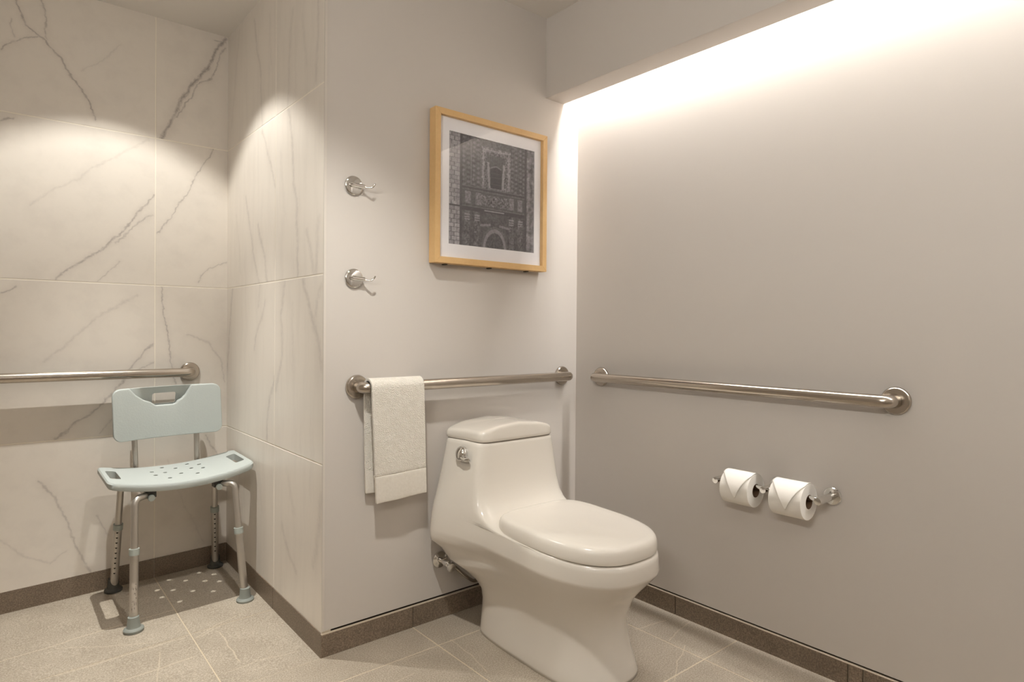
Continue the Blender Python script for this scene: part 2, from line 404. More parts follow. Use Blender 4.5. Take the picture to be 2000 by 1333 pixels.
# --- floor
FLOOR_VEINS = [([[-1.98, 0.642], [-1.8, 0.65], [-1.654, 0.668], [-1.424, 0.672]], .0035, .6), ([[-1.803, 0.435], [-1.711, 0.428], [-1.599, 0.432], [-1.447, 0.425]], .004, .45),
 ([[-1.418, 0.40], [-1.338, 0.452], [-1.266, 0.474]], .003, .45), ([[-1.398, 0.40], [-1.333, 0.435]], .003, .4), ([[-1.34, 0.39], [-1.349, 0.191], [-1.344, 0.155]], .003, .5),
 ([[-1.577, 0.175], [-1.545, 0.31], [-1.529, 0.379]], .003, .35), ([[-1.787, 0.63], [-1.67, 0.538], [-1.534, 0.46]], .003, .35), ([[-1.45, 0.28], [-1.57, 0.272], [-1.70, 0.275]], .004, .45),
 ([[-1.401, 0.115], [-1.283, 0.117], [-1.177, 0.093]], .003, .35), ([[-0.21, -0.505], [-0.067, -0.529]], .003, .5), ([[-0.184, -0.63], [-0.123, -0.614], [-0.016, -0.592]], .003, .45),
 ([[-0.381, -0.795], [-0.266, -0.726], [-0.169, -0.687]], .003, .45), ([[-0.957, -0.167], [-0.872, -0.182]], .003, .3), ([[-0.756, -0.159], [-0.762, -0.284], [-0.788, -0.4]], .003, .4), ([[-1.032, -0.268], [-0.958, -0.262]], .003, .35)]
M['floor'] = stone('taupe_stone', srgb(152, 140, 124), srgb(197, 186, 170), FLOOR_VEINS)
M['base'] = stone('taupe_stone_skirting', srgb(104, 90, 76), srgb(148, 132, 114), (), rough=0.45)  # same stone as the floor, darkened for the less lit upright face
fl = struct(box('floor', (XL - 0.05, YF - 0.05, -0.12), (0.05, 0.0, -0.0009), M['groutf']), 'taupe stone-look tiled floor of room and shower', 'floor')
XJ = [XL - 0.05, -2.644, -2.0345, XG, -0.8095, -0.197, 0.012]
YJ = [YF, -2.605, -1.995, -1.385, -0.775, -0.165, 0.0]
for xa, xb in zip(XJ[:-1], XJ[1:]):
    for ya, yb in zip(YJ[:-1], YJ[1:]):
        if xa > -0.2: xb = 0.011
        box('floor_tile', (xa + JW / 2, ya + JW / 2, -0.01), (xb - JW / 2, yb - JW / 2, 0.0), M['floor'], fl, bev=0.0008)
def slope_slab(name, x0, x1, y0, y1, top, bot, mat, parent):
    v = [(x, y, shower_z(x, y) + d) for d in (bot, top) for (x, y) in ((x0, y0), (x1, y0), (x1, y1), (x0, y1))]
    f = [(0, 3, 2, 1), (4, 5, 6, 7), (0, 1, 5, 4), (1, 2, 6, 5), (2, 3, 7, 6), (3, 0, 4, 7)]
    return pyd(name, v, f, mat, parent)
slope_slab('floor_bed', XL, XW + 0.02, 0.0, YA + 0.02, -0.0009, -0.05, M['groutf'], fl)
XJS = [XL, -2.644, -2.0345, XG, XW + 0.004]
for xa, xb in zip(XJS[:-1], XJS[1:]):
    for ya, yb in ((0.004, YG), (YG, YA + 0.004)):
        slope_slab('floor_tile', xa + JW / 2, xb - JW / 2, ya + JW / 2, yb - JW / 2, 0.0, -0.012, M['floor'], fl)

# --- skirting, piece by piece
bt = struct(box('baseboard_toilet', (XW + 0.004, 0.004, -0.03), (0.0, 0.012, 0.071), M['groutf']), 'taupe stone skirting under the toilet wall', 'skirting')
for xa, xb in ((XW - 0.0035, -0.8095), (-0.8075, -0.197), (-0.195, -0.004)):
    box('skirting_tile', (xa, -0.003, -0.005), (xb - 0.001, 0.006, 0.0735), M['base'], bt, bev=0.0012)
br = struct(box('baseboard_right', (0.004, YF, -0.03), (0.012, 0.0, 0.067), M['groutf']), 'taupe stone skirting under the paper holder wall', 'skirting')
for ya, yb in ((-0.522, -0.004), (-1.132, -0.524), (-1.174, -1.134), (-1.79, -1.176), (-2.4, -1.792), (YF, -2.402)):
    box('skirting_tile', (-0.003, ya, -0.005), (0.006, yb - 0.001, 0.069), M['base'], br, bev=0.0012)
def slope_skirting(name, x0, x1, y0, y1, parent):
    v = [(x, y, shower_z(x, y) + d) for d in (-0.005, 0.079) for (x, y) in ((x0, y0), (x1, y0), (x1, y1), (x0, y1))]
    f = [(0, 3, 2, 1), (4, 5, 6, 7), (0, 1, 5, 4), (1, 2, 6, 5), (2, 3, 7, 6), (3, 0, 4, 7)]
    return pyd(name, v, f, M['base'], parent)
bs = struct(slope_skirting('baseboard_shower_side', XW + 0.001, XW + 0.006, 0.006, YA, None), 'taupe stone skirting under the shower side wall', 'skirting')
for ya, yb in ((0.0066, YG - 0.0015), (YG + 0.0015, YA - 0.003)):
    slope_skirting('skirting_tile', XW - 0.003, XW + 0.003, ya, yb, bs)
bb = struct(slope_skirting('baseboard_back', XL, XW, YA + 0.001, YA + 0.006, None), 'taupe stone skirting under the shower back wall', 'skirting')
for xa, xb in ((XL, -2.036), (-2.0335, XG - 0.001), (XG + 0.001, XW - 0.0035)):
    slope_skirting('skirting_tile', xa, xb, YA - 0.003, YA + 0.003, bb)

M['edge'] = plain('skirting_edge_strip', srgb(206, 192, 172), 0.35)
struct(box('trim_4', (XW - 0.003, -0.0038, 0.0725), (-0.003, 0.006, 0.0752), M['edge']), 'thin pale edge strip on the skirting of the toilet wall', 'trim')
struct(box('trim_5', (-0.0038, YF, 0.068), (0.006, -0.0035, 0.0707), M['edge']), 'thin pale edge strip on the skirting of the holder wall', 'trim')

# ================================================================== LIGHT FIXTURES
def downlight(name, label, x, y, watts, size, blend, radius, beam=0.0, bsize=80, aim=None):
    t = thing(name, label, 'light', (x, y, ZC), (0, 0, 0), 'recessed ceiling downlights')
    lathe('trim_ring', [(0.0, 0.058), (0.004, 0.058), (0.006, 0.052), (0.006, 0.044), (0.0, 0.042), (-0.02, 0.036), (-0.02, 0.0005)], (0, 0, 0), (0, 0, -1), M['white'], t)
    lathe('lens', [(0.0, 0.036), (0.003, 0.034)], (0, 0, -0.0005), (0, 0, -1), emit(name + '_lens', WARM, 6.0), t)
    for nm, pw, sz, bl in (('lamp', watts, size, blend), ('lamp_beam', beam, bsize, 1.0)):     # wide spill and the reflector's centre beam
        if not pw: continue
        ld = bpy.data.lights.new(nm, 'SPOT'); ld.energy = pw; ld.color = WARM
        ld.spot_size = math.radians(sz); ld.spot_blend = bl; ld.shadow_soft_size = radius
        lo = bpy.data.objects.new(nm, ld); col.objects.link(lo); lo.parent = t; lo.location = (0, 0, -0.012 - radius * 0.2)
        if aim: lo.rotation_euler = (Vector(aim) - Vector((x, y, ZC))).to_track_quat('-Z', 'Y').to_euler()
    return t
downlight('downlight', 'round recessed downlight in the ceiling above the shower chair', -1.60, 0.53, SHOWER_W, 100, 0.28, 0.007, SHOWER_BEAM, 55)
downlight('downlight', 'round recessed downlight in the ceiling before the towel wall', -1.40, -0.85, ROOM_W, 64, 0.9, 0.034, aim=(-1.08, 0.0, 0.36))
downlight('downlight', 'unseen ceiling downlight added as weak fill far from both walls', -1.9, -2.4, FILL_W, 150, 0.6, 0.05)  # added behind the camera to lift the general light

LZ = 2.185
cv = thing('led_strip', 'glowing light strip hidden in the slot behind the soffit', 'light', (-0.070, YF / 2, LZ))
box('channel', (SX1 + 0.0005, YF + 0.02, LZ), (-0.012, -0.004, LZ + 0.012), M['white'], cv, org=(-0.070, YF / 2, LZ))
box('diffuser', (SX1 + 0.004, YF + 0.02, LZ - 0.003), (-0.016, -0.004, LZ - 0.0005), emit('led_diffuser', (1.0, 0.98, 0.95), LED_STRENGTH), cv, org=(-0.070, YF / 2, LZ))
vn = thing('vanity_light', 'long frosted tube lamp on the far side wall', 'light', (XL, -2.0, 1.9))
box('back_plate', (XL, -2.45, 1.87), (XL + 0.02, -1.55, 1.93), M['chrome'], vn, bev=.003, org=(XL, -2.0, 1.9))
tube('tube_shade', [(XL + .07, -2.44, 1.9), (XL + .07, -1.56, 1.9)], .045, emit('frosted_tube', WARM, VANITY_STRENGTH), vn, 24, (XL, -2.0, 1.9))
for yy in (-2.44, -1.56):
    lathe('end_cap', [(-.01, .047), (.012, .047), (.014, .044)], (XL + .07, yy, 1.9), (0, 1 if yy > -2 else -1, 0), M['chrome'], vn, 28, (XL, -2.0, 1.9))
    box('arm', (XL + .015, yy - .012, 1.89), (XL + .05, yy + .012, 1.91), M['chrome'], vn, org=(XL, -2.0, 1.9))

mc_ = thing('light_blocker_cabinet', 'unseen mirror cabinet added under the tube lamp to block its downward light', 'cabinet', (XL, -2.0, 1.2))  # added out of view; cuts the tube lamp's light on the lower walls
box('body', (XL, -2.55, 1.2), (XL + .18, -1.45, 1.83), M['white'], mc_, bev=.002, org=(XL, -2.0, 1.2))
for ya, yb in ((-2.548, -2.002), (-1.998, -1.452)):
    box('blocker_door', (XL + .182, ya, 1.203), (XL + .20, yb, 1.827), plain('mirror_glass', (.82, .82, .8, 1), .03, metal=1), mc_, bev=.001, org=(XL, -2.0, 1.2))

# ================================================================== TOILET
TX = -0.515
def outline(yf, yb, yc, w, nf, nb, k, p=1.0, n=96):
    """plan outline, widest about yc, blunt front (towards -y), back widened by k"""
    pts = []
    for j in range(n):
        a = 2 * math.pi * j / n; c, s = math.cos(a), math.sin(a)
        e = nf if c >= 0 else nb
        y = yc - (yc - yf) * abs(c) ** (2 / e) if c >= 0 else yc + (yb - yc) * abs(c) ** (2 / e)
        x = w * (1 if s >= 0 else -1) * abs(s) ** (2 / e)
        if y > yc: x *= 1 + k * ((y - yc) / (yb - yc)) ** p
        pts.append((x, y))
    return pts
def loft(rings, cap0=True, cap1=True):
    n = len(rings[0]); v = [p for r in rings for p in r]; f = []
    for i in range(len(rings) - 1):
        for j in range(n):
            f.append((i * n + j, i * n + (j + 1) % n, (i + 1) * n + (j + 1) % n, (i + 1) * n + j))
    if cap0: f.append(tuple(range(n))[::-1])
    if cap1: f.append(tuple((len(rings) - 1) * n + j for j in range(n)))
    return v, f
toilet = thing('toilet', 'one-piece white ceramic toilet with closed lid against the beige wall', 'toilet', (TX, -0.45, 0))
TO = (TX, -0.45, 0)
# z, yf, yb, yc, w, nf, nb, k, p
LV = [(0.000, -.712, -.150, -.50, .153, 2.6, 8.0, -.10, 2), (0.012, -.712, -.150, -.50, .153, 2.6, 8.0, -.10, 2), (0.040, -.702, -.153, -.49, .147, 2.6, 8.0, -.06, 2), (0.080, -.688, -.158, -.48, .141, 2.6, 8.0, -.02, 2),
      (0.120, -.680, -.162, -.47, .138, 2.6, 8.0, .00, 2), (0.155, -.677, -.158, -.46, .138, 2.6, 8.0, .03, 2), (0.185, -.680, -.135, -.46, .143, 2.6, 7.0, .12, 2),
      (0.215, -.690, -.100, -.46, .152, 2.6, 7.0, .28, 2), (0.245, -.706, -.064, -.46, .164, 2.6, 8.0, .43, 2), (0.275, -.730, -.034, -.46, .178, 2.6, 10.0, .435, 2), (0.300, -.752, -.027, -.46, .189, 2.6, 12.0, .38, 2), (0.318, -.767, -.025, -.46, .1955, 2.6, 12.0, .345, 2),
      (0.328, -.775, -.025, -.46, .199, 2.6, 12.0, .325, 2), (0.334, -.779, -.025, -.46, .2005, 2.6, 12.0, .315, 2), (0.340, -.780, -.025, -.46, .201, 2.6, 12.0, .31, 2), (0.375, -.777, -.025, -.46, .198, 2.6, 12.0, .31, 2.4), (0.386, -.775, -.025, -.46, .197, 2.6, 12.0, .305, 2.55), (0.3905, -.770, -.025, -.46, .194, 2.6, 12.0, .315, 2.6),
      (0.3925, -.755, -.025, -.46, .193, 2.7, 12, .315, 2.6), (0.394, -.66, -.025, -.40, .193, 3, 12, .31, 2.2), (0.396, -.50, -.025, -.32, .195, 4, 12, .30, 1.8), (0.399, -.40, -.025, -.26, .198, 5.5, 12, .28, 1.4), (0.406, -.345, -.025, -.22, .201, 6.5, 12, .26, 1.2),
      (0.418, -.303, -.025, -.18, .203, 7.5, 12, .24, 1), (0.437, -.272, -.025, -.16, .201, 8, 12, .23, 1), (0.465, -.252, -.025, -.14, .1955, 8.5, 12, .215, 1), (0.51, -.240, -.025, -.13, .189, 9, 12, .20, 1), (0.56, -.234, -.025, -.13, .1825, 9, 12, .178, 1),
      (0.61, -.230, -.025, -.13, .176, 9, 12, .152, 1), (0.650, -.227, -.025, -.13, .171, 9, 12, .13, 1), (0.661, -.226, -.026, -.13, .169, 9, 12, .12, 1), (0.664, -.222, -.030, -.13, .165, 9, 12, .12, 1)]
def rim_tilt(z, y):
    return z + .03 * (y + .5) * (max(0, min(1, (z - .2) / .12)) if z <= .42 else max(0, 1 - (z - .42) / .06))
HWZ = [.30, .318, .328, .334, .340, .375, .386, .400, .418, .437, .465, .51, .56, .61, .65, .661, .664]
HWF = [.189, .1955, .199, .2005, .201, .1985, .1975, .1965, .1955, .1945, .192, .1875, .182, .176, .171, .169, .166]
HWB = [.262, .2635, .2637, .2637, .2635, .2595, .258, .2555, .252, .2475, .240, .2275, .215, .2027, .193, .190, .186]
def half_width(y, z):
    a, b = float(np.interp(z, HWZ, HWF)), float(np.interp(z, HWZ, HWB))
    return a + (b - a) * max(0.0, min(1.0, (y + .30) / .275)) ** 1.35
rings = []
for (z, yf, yb, yc, w_, nf, nb, k_, p_) in LV:
    ring = outline(yf, yb, yc, w_, nf, nb, k_, p_)
    if z >= .25:                                         # flank and back corner follow one continuous law from bowl to tank
        rel = w_ / float(np.interp(z, HWZ, HWF)) if .388 < z < .3935 else 1.0
        hwf = (lambda y: half_width(y, z)) if z >= .30 else (lambda y: w_ + (half_width(y, .30) - half_width(-.3, .30)) * (z - .22) / .08)
        half = []
        for j in range(24):                              # front, from the nose round to the widest point
            a = math.pi / 2 * j / 24; c, sn = math.cos(a), math.sin(a)
            y = yc - (yc - yf) * c ** (2 / nf)
            half.append((hwf(y) * sn ** (2 / nf) * (rel if y < -.3 else 1.0), y))
        rc = .045; y1 = yb - rc
        for j in range(12):
            y = yc + (y1 - yc) * j / 12; half.append((hwf(y), y))
        xe = hwf(y1)
        for j in range(8):
            a = math.pi / 2 * j / 8; half.append((xe - rc * .8 + rc * .8 * math.cos(a) + (hwf(yb) - xe) * math.sin(a), y1 + rc * math.sin(a)))
        xc = half[-1][0]
        for j in range(1, 6): half.append((xc * (1 - j / 5) * .93, yb))
        half = half[:48] + [(0.0, yb)]
        ring = half + [(-x, y) for x, y in half[-2:0:-1]]
    rings.append([(TX + x, y, rim_tilt(z, y)) for x, y in ring])
v, f = loft(rings)
body = pyd('body', v, f, M['ceramic'], toilet, True, TO)
# tank lid, vaulted from side to side
def tank_ring(s, zfun, gw=0.168):
    o = outline(-.229, -.022, -.13, gw, 9.0, 9.0, .12)
    return [(TX + x * s, -.125 + (y + .125) * (1 - (1 - s) * 1.5 if s > 0.5 else s * 0.5), zfun(x * s)) for x, y in o]
arch = lambda x: 0.689 + 0.034 * (1 - min(1, (x / 0.19) ** 2))
tl = [tank_ring(.985, lambda x: .6665), tank_ring(1.0, lambda x: .669), tank_ring(1.003, lambda x: .678)]
for s, d in ((1.0, -.010), (.994, -.005), (.98, -.0005), (.955, .002), (.90, .003), (.75, .003), (.5, .003), (.2, .003)):
    tl.append(tank_ring(s, lambda x, d=d: arch(x) + d))
v, f = loft(tl)
pyd('tank_lid', v, f, M['ceramic'], toilet, True, TO)
# dark band coloured for the shade in the gap under the tank lid
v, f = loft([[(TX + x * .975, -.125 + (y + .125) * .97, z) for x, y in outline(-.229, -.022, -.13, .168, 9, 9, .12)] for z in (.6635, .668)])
pyd('lid_shade_line', v, f, M['shadowline'], toilet, False, TO)
# seat and its lid
def seat_ring(s, z):
    o = outline(-.771, -.290, -.50, .191, 2.6, 4.5, 0)
    return [(TX + x * s, -.53 + (y + .53) * (1 - (1 - s) * .78), rim_tilt(z, -.53 + (y + .53) * s) if z < .42 else z + .03 * (y * s + .5 - .53 * (1 - s))) for x, y in o]
v, f = loft([seat_ring(.955, .3895), seat_ring(.960, .391), seat_ring(.960, .3945)])
pyd('seat', v, f, M['shadowline'], toilet, True, TO)  # seat edge coloured dark for the shaded line under its lid
v, f = loft([seat_ring(.975, .3945), seat_ring(.996, .3955), seat_ring(1.0, .398), seat_ring(1.0, .410), seat_ring(.994, .4225), seat_ring(.982, .431), seat_ring(.962, .437), seat_ring(.93, .441), seat_ring(.86, .4435), seat_ring(.7, .445), seat_ring(.4, .446), seat_ring(.08, .4465)])
pyd('seat_lid', v, f, M['seatp'], toilet, True, TO)
for sx in (-1, 1):
    h = lathe('hinge_cap', [(0, .017), (.018, .017), (.024, .012), (.025, .001)], (TX + sx * 0.085, -.292, .396), (0, 0, 1), M['seatp'], toilet, org=TO)
# flush lever on the tank flank
LVX, LVY, LVZ = TX - 0.1845, -0.147, 0.621
lev = lathe('flush_lever', [(0, .020), (.003, .0255), (.010, .0265), (.019, .0255), (.025, .0215), (.030, .014), (.032, .006), (.0324, .001)], (LVX + .006, LVY, LVZ), (-1, 0.1, .12), M['chrome'], toilet, org=TO)
v, f = tube_data([(LVX - .012, LVY - .006, LVZ - .008), (LVX - .015, LVY - .028, LVZ - .011), (LVX - .015, LVY - .046, LVZ - .012), (LVX - .014, LVY - .054, LVZ - .011)], [.013, .0105, .0075, .003], 16)
smooth_by_angle(pyd('lever_arm', v, f, M['chrome'], lev, False, TO))
# water inlet
sv = thing('supply_valve', 'chrome angle stop valve with braided hose low on the wall beside toilet', 'valve', (-.698, -.04, .215))
SO = (-.698, -.04, .215)
lathe('escutcheon', [(0, .030), (.004, .029), (.010, .018), (.011, .010)], (-.698, 0.0, .215), (0, -1, 0), M['chrome'], sv, org=SO)
lathe('valve_body', [(0, .009), (.030, .009), (.031, .013), (.052, .013), (.056, .008)], (-.698, -.008, .215), (0, -1, 0), M['chrome'], sv, org=SO)
h = lathe('handle', [(0, .008), (.006, .012), (.016, .017), (.022, .016), (.024, .001)], (-.698, -.060, .213), (-.1, -1, -.25), M['chrome'], sv, org=SO)
tube('hose', smooth_path([(-.690, -.050, .209), (-.66, -.050, .190), (-.62, -.054, .152), (-.582, -.058, .126), (-.553, -.062, .145), (-.548, -.068, .190), (-.556, -.071, .226)]), .006, M['steel'], sv, 12, SO)

# ================================================================== GRAB BARS
def grab_bar(label, p0, p1, out, flange1=True):
    """p0, p1 on the wall; out: unit vector off the wall"""
    p0, p1, o = Vector(p0), Vector(p1), Vector(out)
    t = thing('grab_bar', label, 'grab bar', tuple(p0))
    off = 0.057; r = 0.0185
    d = (p1 - p0).normalized()
    path = bend_path([p0 + o * 0.004, p0 + o * off, p1 + o * off, p1 + o * 0.004], 0.034, 10)
    tube('bar', path, r, M['steel'], t, 28, tuple(p0))
    for p in (p0, p1):
        lathe('flange', [(0.0, .0390), (.004, .0395), (.009, .0380), (.0115, .0350), (.012, .0200), (.0105, .0195)], tuple(p + o * 0.0005), tuple(o), M['steel'], t, 44, tuple(p0))
    return t
ZB = 0.8595
grab_bar('brushed steel grab bar above the toilet with the towel on it', (-1.0282, 0, ZB), (-0.090, 0, ZB), (0, -1, 0))
grab_bar('brushed steel grab bar on the bare wall above the paper rolls', (0, -0.1495, ZB), (0, -1.2539, ZB), (-1, 0, 0))
grab_bar('brushed steel grab bar on marble tiles above the shower chair', (-1.293, YA, 0.862), (-2.36, YA, 0.862), (0, -1, 0))

# ================================================================== TOWEL
def towel():
    t = thing('towel', 'cream terry hand towel folded over the grab bar', 'towel', (-0.92, -0.057, 0.47))
    org = (-0.92, -0.057, 0.47); rb = 0.0265; cy_, cz_ = -0.057, ZB
    prof = []
    zb_back, zb_front = 0.505, 0.483
    for i in range(25):
        u = i / 24; z = zb_back + (cz_ - zb_back) * u
        prof.append((-0.0185 + (cy_ + rb + 0.0185) * u ** 2.0, z))
    for i in range(1, 16):
        a = math.pi * i / 16
        prof.append((cy_ + rb * math.cos(a), cz_ + rb * math.sin(a)))
    for z in sorted([cz_ + (zb_front - cz_) * i / 30 for i in range(31)] + [.5800, .5755, .5735, .5720, .5705, .5680, .5640], reverse=True):
        u = (z - cz_) / (zb_front - cz_)
        prof.append((cy_ - rb + 0.024 * u, z))
    nx = 24; v = []; f = []
    x0, x1 = -1.016, -0.822
    for (k, (y, z)) in enumerate(prof):
        for j in range(nx + 1):
            s = j / nx
            drop = max(0, (cz_ - z) / 0.39)
            front = y < cy_
            xx = x0 + (x1 - x0) * s + (0.033 if front else 0.016) * drop * (1 - 0.15 * s)
            wob = 0.0025 * drop * math.sin(3.0 * s * math.pi + (0.6 if front else 2.0))
            dz = -0.010 * drop * (0.5 - s) * (1 if front else -0.3)
            hem = -0.0050 if (front and abs(z - 0.572) < 0.0016) else 0.0
            v.append((xx, y + wob - hem * 1.0 + 0.0, z + dz))
    n = nx + 1
    for k in range(len(prof) - 1):
        for j in range(nx):
            f.append((k * n + j, k * n + j + 1, (k + 1) * n + j + 1, (k + 1) * n + j))
    o = pyd('cloth', v, f, M['terry'], t, True, org)
    o.data.materials.append(M['weave'])
    kf = next(i for i in range(40, len(prof)) if prof[i][1] < .5725)
    for pi, pl in enumerate(o.data.polygons):
        if pi // nx >= kf or pi // nx < 5: pl.material_index = 1
    sm = o.modifiers.new('thick', 'SOLIDIFY'); sm.thickness = 0.009; sm.offset = 0.0
    bv = o.modifiers.new('edge', 'BEVEL'); bv.width = 0.003; bv.segments = 2; bv.limit_method = 'ANGLE'
towel()

# ================================================================== ROBE HOOKS
def hook(label, x, z):
    t = thing('robe_hook', label, 'hook', (x, 0, z), group='robe hooks on the painted wall'); org = (x, 0, z)
    lathe('rosette', [(0, .0315), (.005, .0315), (.007, .030), (.0085, .026), (.009, .001)], (x, -0.0003, z), (0, -1, 0), M['chrome'], t, 40, org)
    tube('stem', [(x - .013, -.014, z + .001), (x - .0125, -.016, z + .001), (x + .030, -.018, z - .002), (x + .031, -.018, z - .002)], [.0055, .0075, .0075, .0055], M['chrome'], t, 18, org)
    tube('post', [(x, -.008, z), (x, -.018, z)], .006, M['chrome'], t, 16, org)
    tube('prong', smooth_path([(x + .028, -.018, z - .002), (x + .040, -.026, z - .005), (x + .050, -.034, z - .004), (x + .056, -.038, z + .004), (x + .058, -.040, z + .009)], 4), .0032, M['chrome'], t, 14, org)
hook('upper round chrome robe hook beside the framed picture', -1.043, 1.518)
hook('lower round chrome robe hook above the towel bar', -1.041, 1.215)

# ================================================================== FRAMED PICTURE
def picture():
    X0, X1, ZB_, ZT, D = -0.756, -0.222, 1.287, 1.835, 0.046
    org = ((X0 + X1) / 2, 0, ZB_)
    t = thing('framed_picture', 'pale maple framed picture of an old stone church front', 'picture', org)
    fw = 0.0225
    # four mitred frame members
    def member(a, b, ia, ib):
        yo, yi = -0.006, -D
        v = [(a[0], yo, a[1]), (b[0], yo, b[1]), (ib[0], yo, ib[1]), (ia[0], yo, ia[1]), (a[0], yi, a[1]), (b[0], yi, b[1]), (ib[0], yi, ib[1]), (ia[0], yi, ia[1])]
        o = pyd('frame_member', v, [(0, 3, 2, 1), (4, 5, 6, 7), (0, 1, 5, 4), (1, 2, 6, 5), (2, 3, 7, 6), (3, 0, 4, 7)], M['wood'], t, False, org)
        bv = o.modifiers.new('b', 'BEVEL'); bv.width = 0.0012; bv.segments = 2
    A_, B_, C_, D_ = (X0, ZT), (X1, ZT), (X1, ZB_), (X0, ZB_)
    a, b, c, d = (X0 + fw, ZT - fw), (X1 - fw, ZT - fw), (X1 - fw, ZB_ + fw), (X0 + fw, ZB_ + fw)
    for q in ((A_, B_, a, b), (B_, C_, b, c), (C_, D_, c, d), (D_, A_, d, a)): member(*q)
    box('backing', (X0 + .004, -.020, ZB_ + .004), (X1 - .004, -.008, ZT - .004), M['card'], t, org=org)
    # mat board with its window
    px0, px1, pz0, pz1 = -.6875, -.277, 1.360, 1.766
    o_ = [(X0 + .01, ZB_ + .01), (X1 - .01, ZB_ + .01), (X1 - .01, ZT - .01), (X0 + .01, ZT - .01)]; i_ = [(px0, pz0), (px1, pz0), (px1, pz1), (px0, pz1)]
    v = [(x, y, z) for y in (-.030, -.027) for (x, z) in o_ + i_]; f = []
    for j in range(4):
        k = (j + 1) % 4
        f += [(j, k, 4 + k, 4 + j), (8 + j, 12 + j, 12 + k, 8 + k), (4 + j, 4 + k, 12 + k, 12 + j), (j, 8 + j, 8 + k, k)]
    pyd('mat_board', v, f, M['mat'], t, False, org)
    # the print: grey values computed per cell on a flat sheet
    nx, nz = 190, 190
    rng = np.random.RandomState(7)
    U, V = np.meshgrid((np.arange(nx + 1)) / nx, (np.arange(nz + 1)) / nz)
    def blur(a, k):
        for _ in range(k):
            a = (np.roll(a, 1, 0) + np.roll(a, -1, 0) + np.roll(a, 1, 1) + np.roll(a, -1, 1) + a) / 5
        return a
    n0 = rng.rand(nz + 1, nx + 1); n1 = blur(n0, 1); n1 = (n1 - n1.mean()) / n1.std(); n3 = blur(rng.rand(nz + 1, nx + 1), 12); n3 = (n3 - n3.mean()) / n3.std()
    G = 0.33 + 0.035 * n1 + 0.02 * n3
    def setm(m, val, noise=0.03, mixv=1.0):
        G[m] = (G[m] * (1 - mixv) + mixv * (val + noise * n1[m]))
    S = lambda a, b, c, d: (U >= a) & (U <= b) & (V >= c) & (V <= d)
    # carved pilasters
    for u in (.165, .215, .275, .325, .725, .77, .825, .865):
        m = (abs(U - u) < .017) & (V > .54); G[m] += 0.07 * np.sign(np.sin(V[m] * 150 + 40 * u)) * (0.4 + rng.rand(int(m.sum())))
        m = (abs(U - u) < .004) & (V > .54); G[m] += .06
    setm(S(.245, .252, .56, .95), .48); setm(S(.345, .352, .56, .90), .42)
    # window surround, opening
    m = S(.36, .70, .55, .93) & ~S(.40, .66, .56, .885); setm(m, .46, .10)
    m = S(.40, .66, .56, .885); setm(m, .36, .10)
    m = S(.375, .385, .57, .92) | S(.675, .685, .57, .92) | S(.375, .685, .905, .915); setm(m, .60, .03)
    m = (V > .56) & (V < .86) & (abs(U - .53) < .075 + (V - .56) * .10); setm(m, .30, .03)
    m = (V > .56) & (V < .80) & (abs(abs(U - .53) - (.078 + (V - .56) * .06)) < .012); setm(m, .58, .03)
    m = (V > .56) & (V < .74 + .02 * np.cos((U - .53) * 25)) & (abs(U - .53) < .062); setm(m, .21, .02)
    m = S(.47, .59, .60, .605) | S(.47, .59, .66, .665) | S(.47, .59, .70, .704); setm(m, .30, .01)
    m = (abs(V - (.745 + .02 * np.cos((U - .53) * 25))) < .006) & (abs(U - .53) < .064); setm(m, .46, .02)
    # cornices and frieze
    for v0, th in ((.535, .012), (.505, .010), (.355, .014), (.335, .010)):
        m = S(.13, .90, v0 - th, v0 + th * .3); setm(m, .235, .015)
        m = S(.13, .90, v0 + th * .3, v0 + th * .7); setm(m, .44, .03)
    m = S(.13, .90, .37, .50); G[m] = .31 + .03 * n1[m]
    m = S(.30, .70, .385, .485); G[m] = .38 + .10 * n1[m] + .05 * np.sin(U[m] * 90) * np.sin(V[m] * 120)
    for a, b in ((.18, .245), (.30, .36), (.69, .745), (.79, .85)): 
        m = S(a, b, .385, .495); setm(m, .47, .06)
    m = S(.40, .63, .340, .350); setm(m, .60, .03)
    # lower stage
    m = S(.13, .90, 0, .32); G[m] -= .03
    for u in (.205, .315, .715, .825):
        m = (abs(U - u) < .028) & (V < .32); G[m] += .05 + .03 * n1[m]
        for v0 in (.29, .265, .245): setm((abs(U - u) < .03) & (abs(V - v0) < .006), .56, .03)
    m = (abs(V - (.225 - .12 * abs(U - .52))) < .010) & (abs(U - .52) < .17) & (abs(U - .52) > .05); setm(m, .50, .03)
    R = np.sqrt(((U - .52) / .135) ** 2 + (V / .185) ** 2)
    setm((R < 1.12) & (R > .98), .36, .04); setm((R < 1.0) & (R > .80), .50, .03); setm(R < .80, .30, .04)
    m = (R < .80) & ((U * 60 % 1) < .25); setm(m, .24, .02)
    # side piers of coursed blocks
    br = (V * 26 % 1); bi = np.floor(V * 26).astype(int); bu = (U * 16 + .5 * (bi % 2)) % 1
    tone = rng.rand(40, 8)[bi.clip(0, 39), np.floor(U * 16 + .5 * (bi % 2)).astype(int).clip(0, 7)]
    m = U < .125; G[m] = (.52 + .16 * tone + .04 * n1)[m]; m2 = m & ((br < .12) | (bu < .10)); G[m2] = .36 + .04 * n1[m2]
    m = (U > .905); G[m] = (.45 + .04 * n1 + .05 * n3 + .06 * np.sin(U * 90))[m]; m2 = m & (br < .10); G[m2] -= .05
    m = S(.125, .15, 0, 1) | S(.875, .905, 0, 1); G[m] = .26 + .02 * n1[m]
    m = (V > .345) & (V < .362) & (U < .13); G[m] = .25
    G = np.clip(G * .78 + .165, .12, .8)
